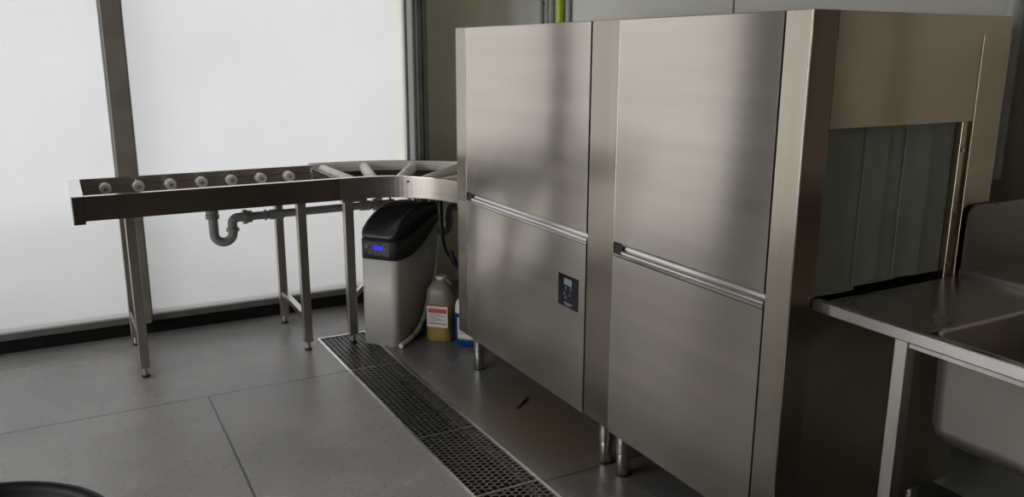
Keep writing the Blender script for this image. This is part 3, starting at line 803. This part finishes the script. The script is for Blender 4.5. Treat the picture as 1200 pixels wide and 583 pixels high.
# side splash with a rounded corner
sp = [(2.200, KZ + .006), (2.498, KZ + .006), (2.498, 1.035), (2.235, 1.035)] + [(2.235 - .035 * math.sin(t), 1.0 + .035 * math.cos(t)) for t in [PI / 2 * k / 6 for k in range(1, 7)]]
MB().prism(sp, 'y', YA - .02, YA - .012).build('side_splash', M['counter'], kt)
# bowl as an open shell: outer skin and inner skin
def bowl():
    bm = bmesh.new(); rings = []
    w, d = SX1 - SX0, SY1 - SY0; cx_, cy_ = (SX0 + SX1) / 2, (SY0 + SY1) / 2
    for s, z, r in ((.0, ZS, .05), (.004, ZS - .01, .05), (.008, .62, .05), (.012, .60, .05), (.024, .584, .05), (.045, .575, .05)):
        rings.append([bm.verts.new((x, y, z)) for x, y in rrect(w - 2 * s, d - 2 * s, r, 6, cx_, cy_)])
    n = len(rings[0])
    for a, b in zip(rings, rings[1:]):
        for k in range(n):
            f = bm.faces.new((a[k], a[(k + 1) % n], b[(k + 1) % n], b[k])); f.smooth = True
    bm.faces.new(rings[-1])
    mb = MB(); mb.bm.free(); mb.bm = bm; o = mb.build('sink_bowl', M['bowl'], kt)
    so = o.modifiers.new('s', 'SOLIDIFY'); so.thickness = .002
    return o
bowl()
def kleg(x, y, m='steel'):
    w = .033
    l = MB().box(x - w / 2, x + w / 2, y - w / 2, y + w / 2, .03, ZS - .006, .002).build('leg', M[m], kt)
    MB().cyl((x, y, 0), (x, y, .03), .016, 14).build('leg_foot', M['black'], l)
kleg(1.645, 1.145, 'darksteel'); kleg(2.46, 1.14, 'darksteel'); kleg(1.645, .06); kleg(2.46, .06, 'darksteel')
MB().box(KX0 + .003, KX0 + .020, .10, 1.12, KZ - .040, KZ - .0302).build('under_rail', M['darksteel'], kt)

# ------------------------------------------------------------ pipes on the right wall
def vpipe(name, y, r, m, lab, off=None, z0=0.9, z1=ZC, cat='pipe', grp=None):
    x = XR - (off if off else r + .004)
    o = MB().tube([(x, y, z0), (x, y, z1)], r, 18).build(name, M[m]); tag(o, lab, cat, grp)
    for z in (1.72, 2.3):
        MB().box(x - .002, XR, y - .006, y + .006, z - .008, z + .008).build('pipe_clip', M['darktrim'], o)
    return o
vpipe('wall_pipe', 4.075, .021, 'lime', 'lime green pipe rising on the wall behind the dishwasher', z0=.1)
vpipe('wall_pipe', 4.000, .013, 'greypaint', 'grey pipe right of the lime green pipe on the wall', z0=.1)
vpipe('wall_conduit', 4.295, .012, 'greypaint', 'thin grey conduit nearest the room corner', z0=.1)
vpipe('wall_conduit', 4.235, .010, 'greypaint', 'thin grey conduit between corner conduit and lime green pipe', z0=.1)
vpipe('wall_conduit', 4.180, .015, 'greypaint', 'thicker grey conduit just left of the lime green pipe', z0=.1)
o = MB().tube([(2.500, 1.52, 1.075), (2.500, 1.52, 2.0), (2.500, 1.52, ZC)], .026, 18).build('wall_conduit', M['hose'])
tag(o, 'pale plastic conduit ending above the backsplash right of the dishwasher', 'conduit')

# ------------------------------------------------------------ waste bin (lower left)
bn = thing('waste_bin', 'round black waste bin standing in the lower left corner', 'bin', (-.235, 1.366, 0))
B = (-.235, 1.366, 0)
MB().lathe([(.0, .003), (.195, .003), (.200, .01), (.245, .66), (.250, .672), (.262, .676), (.263, .692), (.258, .700), (.250, .702), (.243, .700), (.238, .692), (.236, .64), (.236, .64)], B, 64).build('bin_body', M['binblack'], bn, recalc=False)
MB().lathe([(.2355, .655), (.192, .02), (.0, .02)], B, 64).build('bin_liner', M['binin'], bn, recalc=False)

SPL = [(1.548, 2.805, .004), (1.603, 2.845, .005), (1.650, 2.890, .004)]
# a dark splinter lying on the floor
o = MB().tube(SPL, [.002, .0045, .002], 6).build('wood_splinter', M['wood'])
tag(o, 'short dark splinter lying on the floor under the dishwasher', 'splinter')

for o in bpy.data.objects:
    if '_local' in o: del o['_local']

struct('trim_10', MB().box(XR - .02, XR, -.9, .64, 1.02, 2.4, .003), M['added_panel'])  # unseen panel added to give the steel end dark warm reflections
struct('trim_11', MB().tube([(XR - .03, .90, 1.02), (XR - .03, .90, ZC)], .022, 16), M['darktrim'])  # unseen pipe added for the dark bar reflected in the hood
struct('shade_panel_right', MB().box(XR - .008, XR, YN, 4.7, 0, .80), M['darktrim'])  # dark panel added to imitate the shade under the sink table
# ------------------------------------------------------------ sky and exposure
w = bpy.data.worlds.new('overcast'); S.world = w; w.use_nodes = True
nt = w.node_tree; nt.nodes.clear(); L = nt.links.new
out = nt.nodes.new('ShaderNodeOutputWorld'); bg = nt.nodes.new('ShaderNodeBackground')
tc = nt.nodes.new('ShaderNodeTexCoord'); sp = nt.nodes.new('ShaderNodeSeparateXYZ'); L(tc.outputs['Generated'], sp.inputs[0])
mr = nt.nodes.new('ShaderNodeMapRange'); mr.inputs['From Min'].default_value = -1; mr.inputs['From Max'].default_value = 1; L(sp.outputs[2], mr.inputs['Value'])
cr = nt.nodes.new('ShaderNodeValToRGB'); L(mr.outputs[0], cr.inputs[0])
el = cr.color_ramp.elements
def z2(v): return (v + 1) / 2
stops = [(-1, (.34, .335, .31)), (-.26, (.385, .38, .355)), (-.19, (.50, .50, .47)), (-.145, (.775, .755, .76)), (.3, (.90, .88, .89)), (1, (.5, .5, .5))]
el[0].position = z2(stops[0][0]); el[0].color = (*stops[0][1], 1); el[1].position = z2(stops[-1][0]); el[1].color = (*stops[-1][1], 1)
for p, c in stops[1:-1]:
    e_ = el.new(z2(p)); e_.color = (*c, 1)
L(cr.outputs[0], bg.inputs[0])
ms = nt.nodes.new('ShaderNodeMapRange'); ms.interpolation_type = 'SMOOTHSTEP'  # sky strengthened on the side of the added left window
ms.inputs['From Min'].default_value = -.72; ms.inputs['From Max'].default_value = -.95; ms.inputs['To Min'].default_value = 1.12; ms.inputs['To Max'].default_value = 8.5
L(sp.outputs[0], ms.inputs['Value']); L(ms.outputs[0], bg.inputs[1])
L(bg.outputs[0], out.inputs[0])

# ------------------------------------------------------------ camera
f, pi_, ro, ya = 972.24, .2337118, .0029157, .4979104
cp_, sp_ = math.cos(pi_), math.sin(pi_)
F = Vector((math.sin(ya) * cp_, math.cos(ya) * cp_, -sp_)); r = Vector((math.cos(ya), -math.sin(ya), 0)); u = r.cross(F)
r2 = r * math.cos(ro) + u * math.sin(ro); u2 = u * math.cos(ro) - r * math.sin(ro)
cam = bpy.data.cameras.new('camera'); co = bpy.data.objects.new('camera', cam); COL.objects.link(co)
m = Matrix((r2, u2, -F)).transposed().to_4x4(); m.translation = (0, 0, 1.45); co.matrix_world = m
cam.sensor_fit = 'HORIZONTAL'; cam.sensor_width = 36; cam.lens = f / 1200 * 36; cam.clip_start = .05
S.camera = co
S.view_settings.view_transform = 'Standard'; S.view_settings.look = 'None'; S.view_settings.gamma = 1
S.view_settings.use_curve_mapping = False; S.view_settings.exposure = 0.17
S.cycles.max_bounces = 10; S.cycles.diffuse_bounces = 5; S.cycles.glossy_bounces = 5; S.cycles.transparent_max_bounces = 8
S.cycles.use_denoising = True
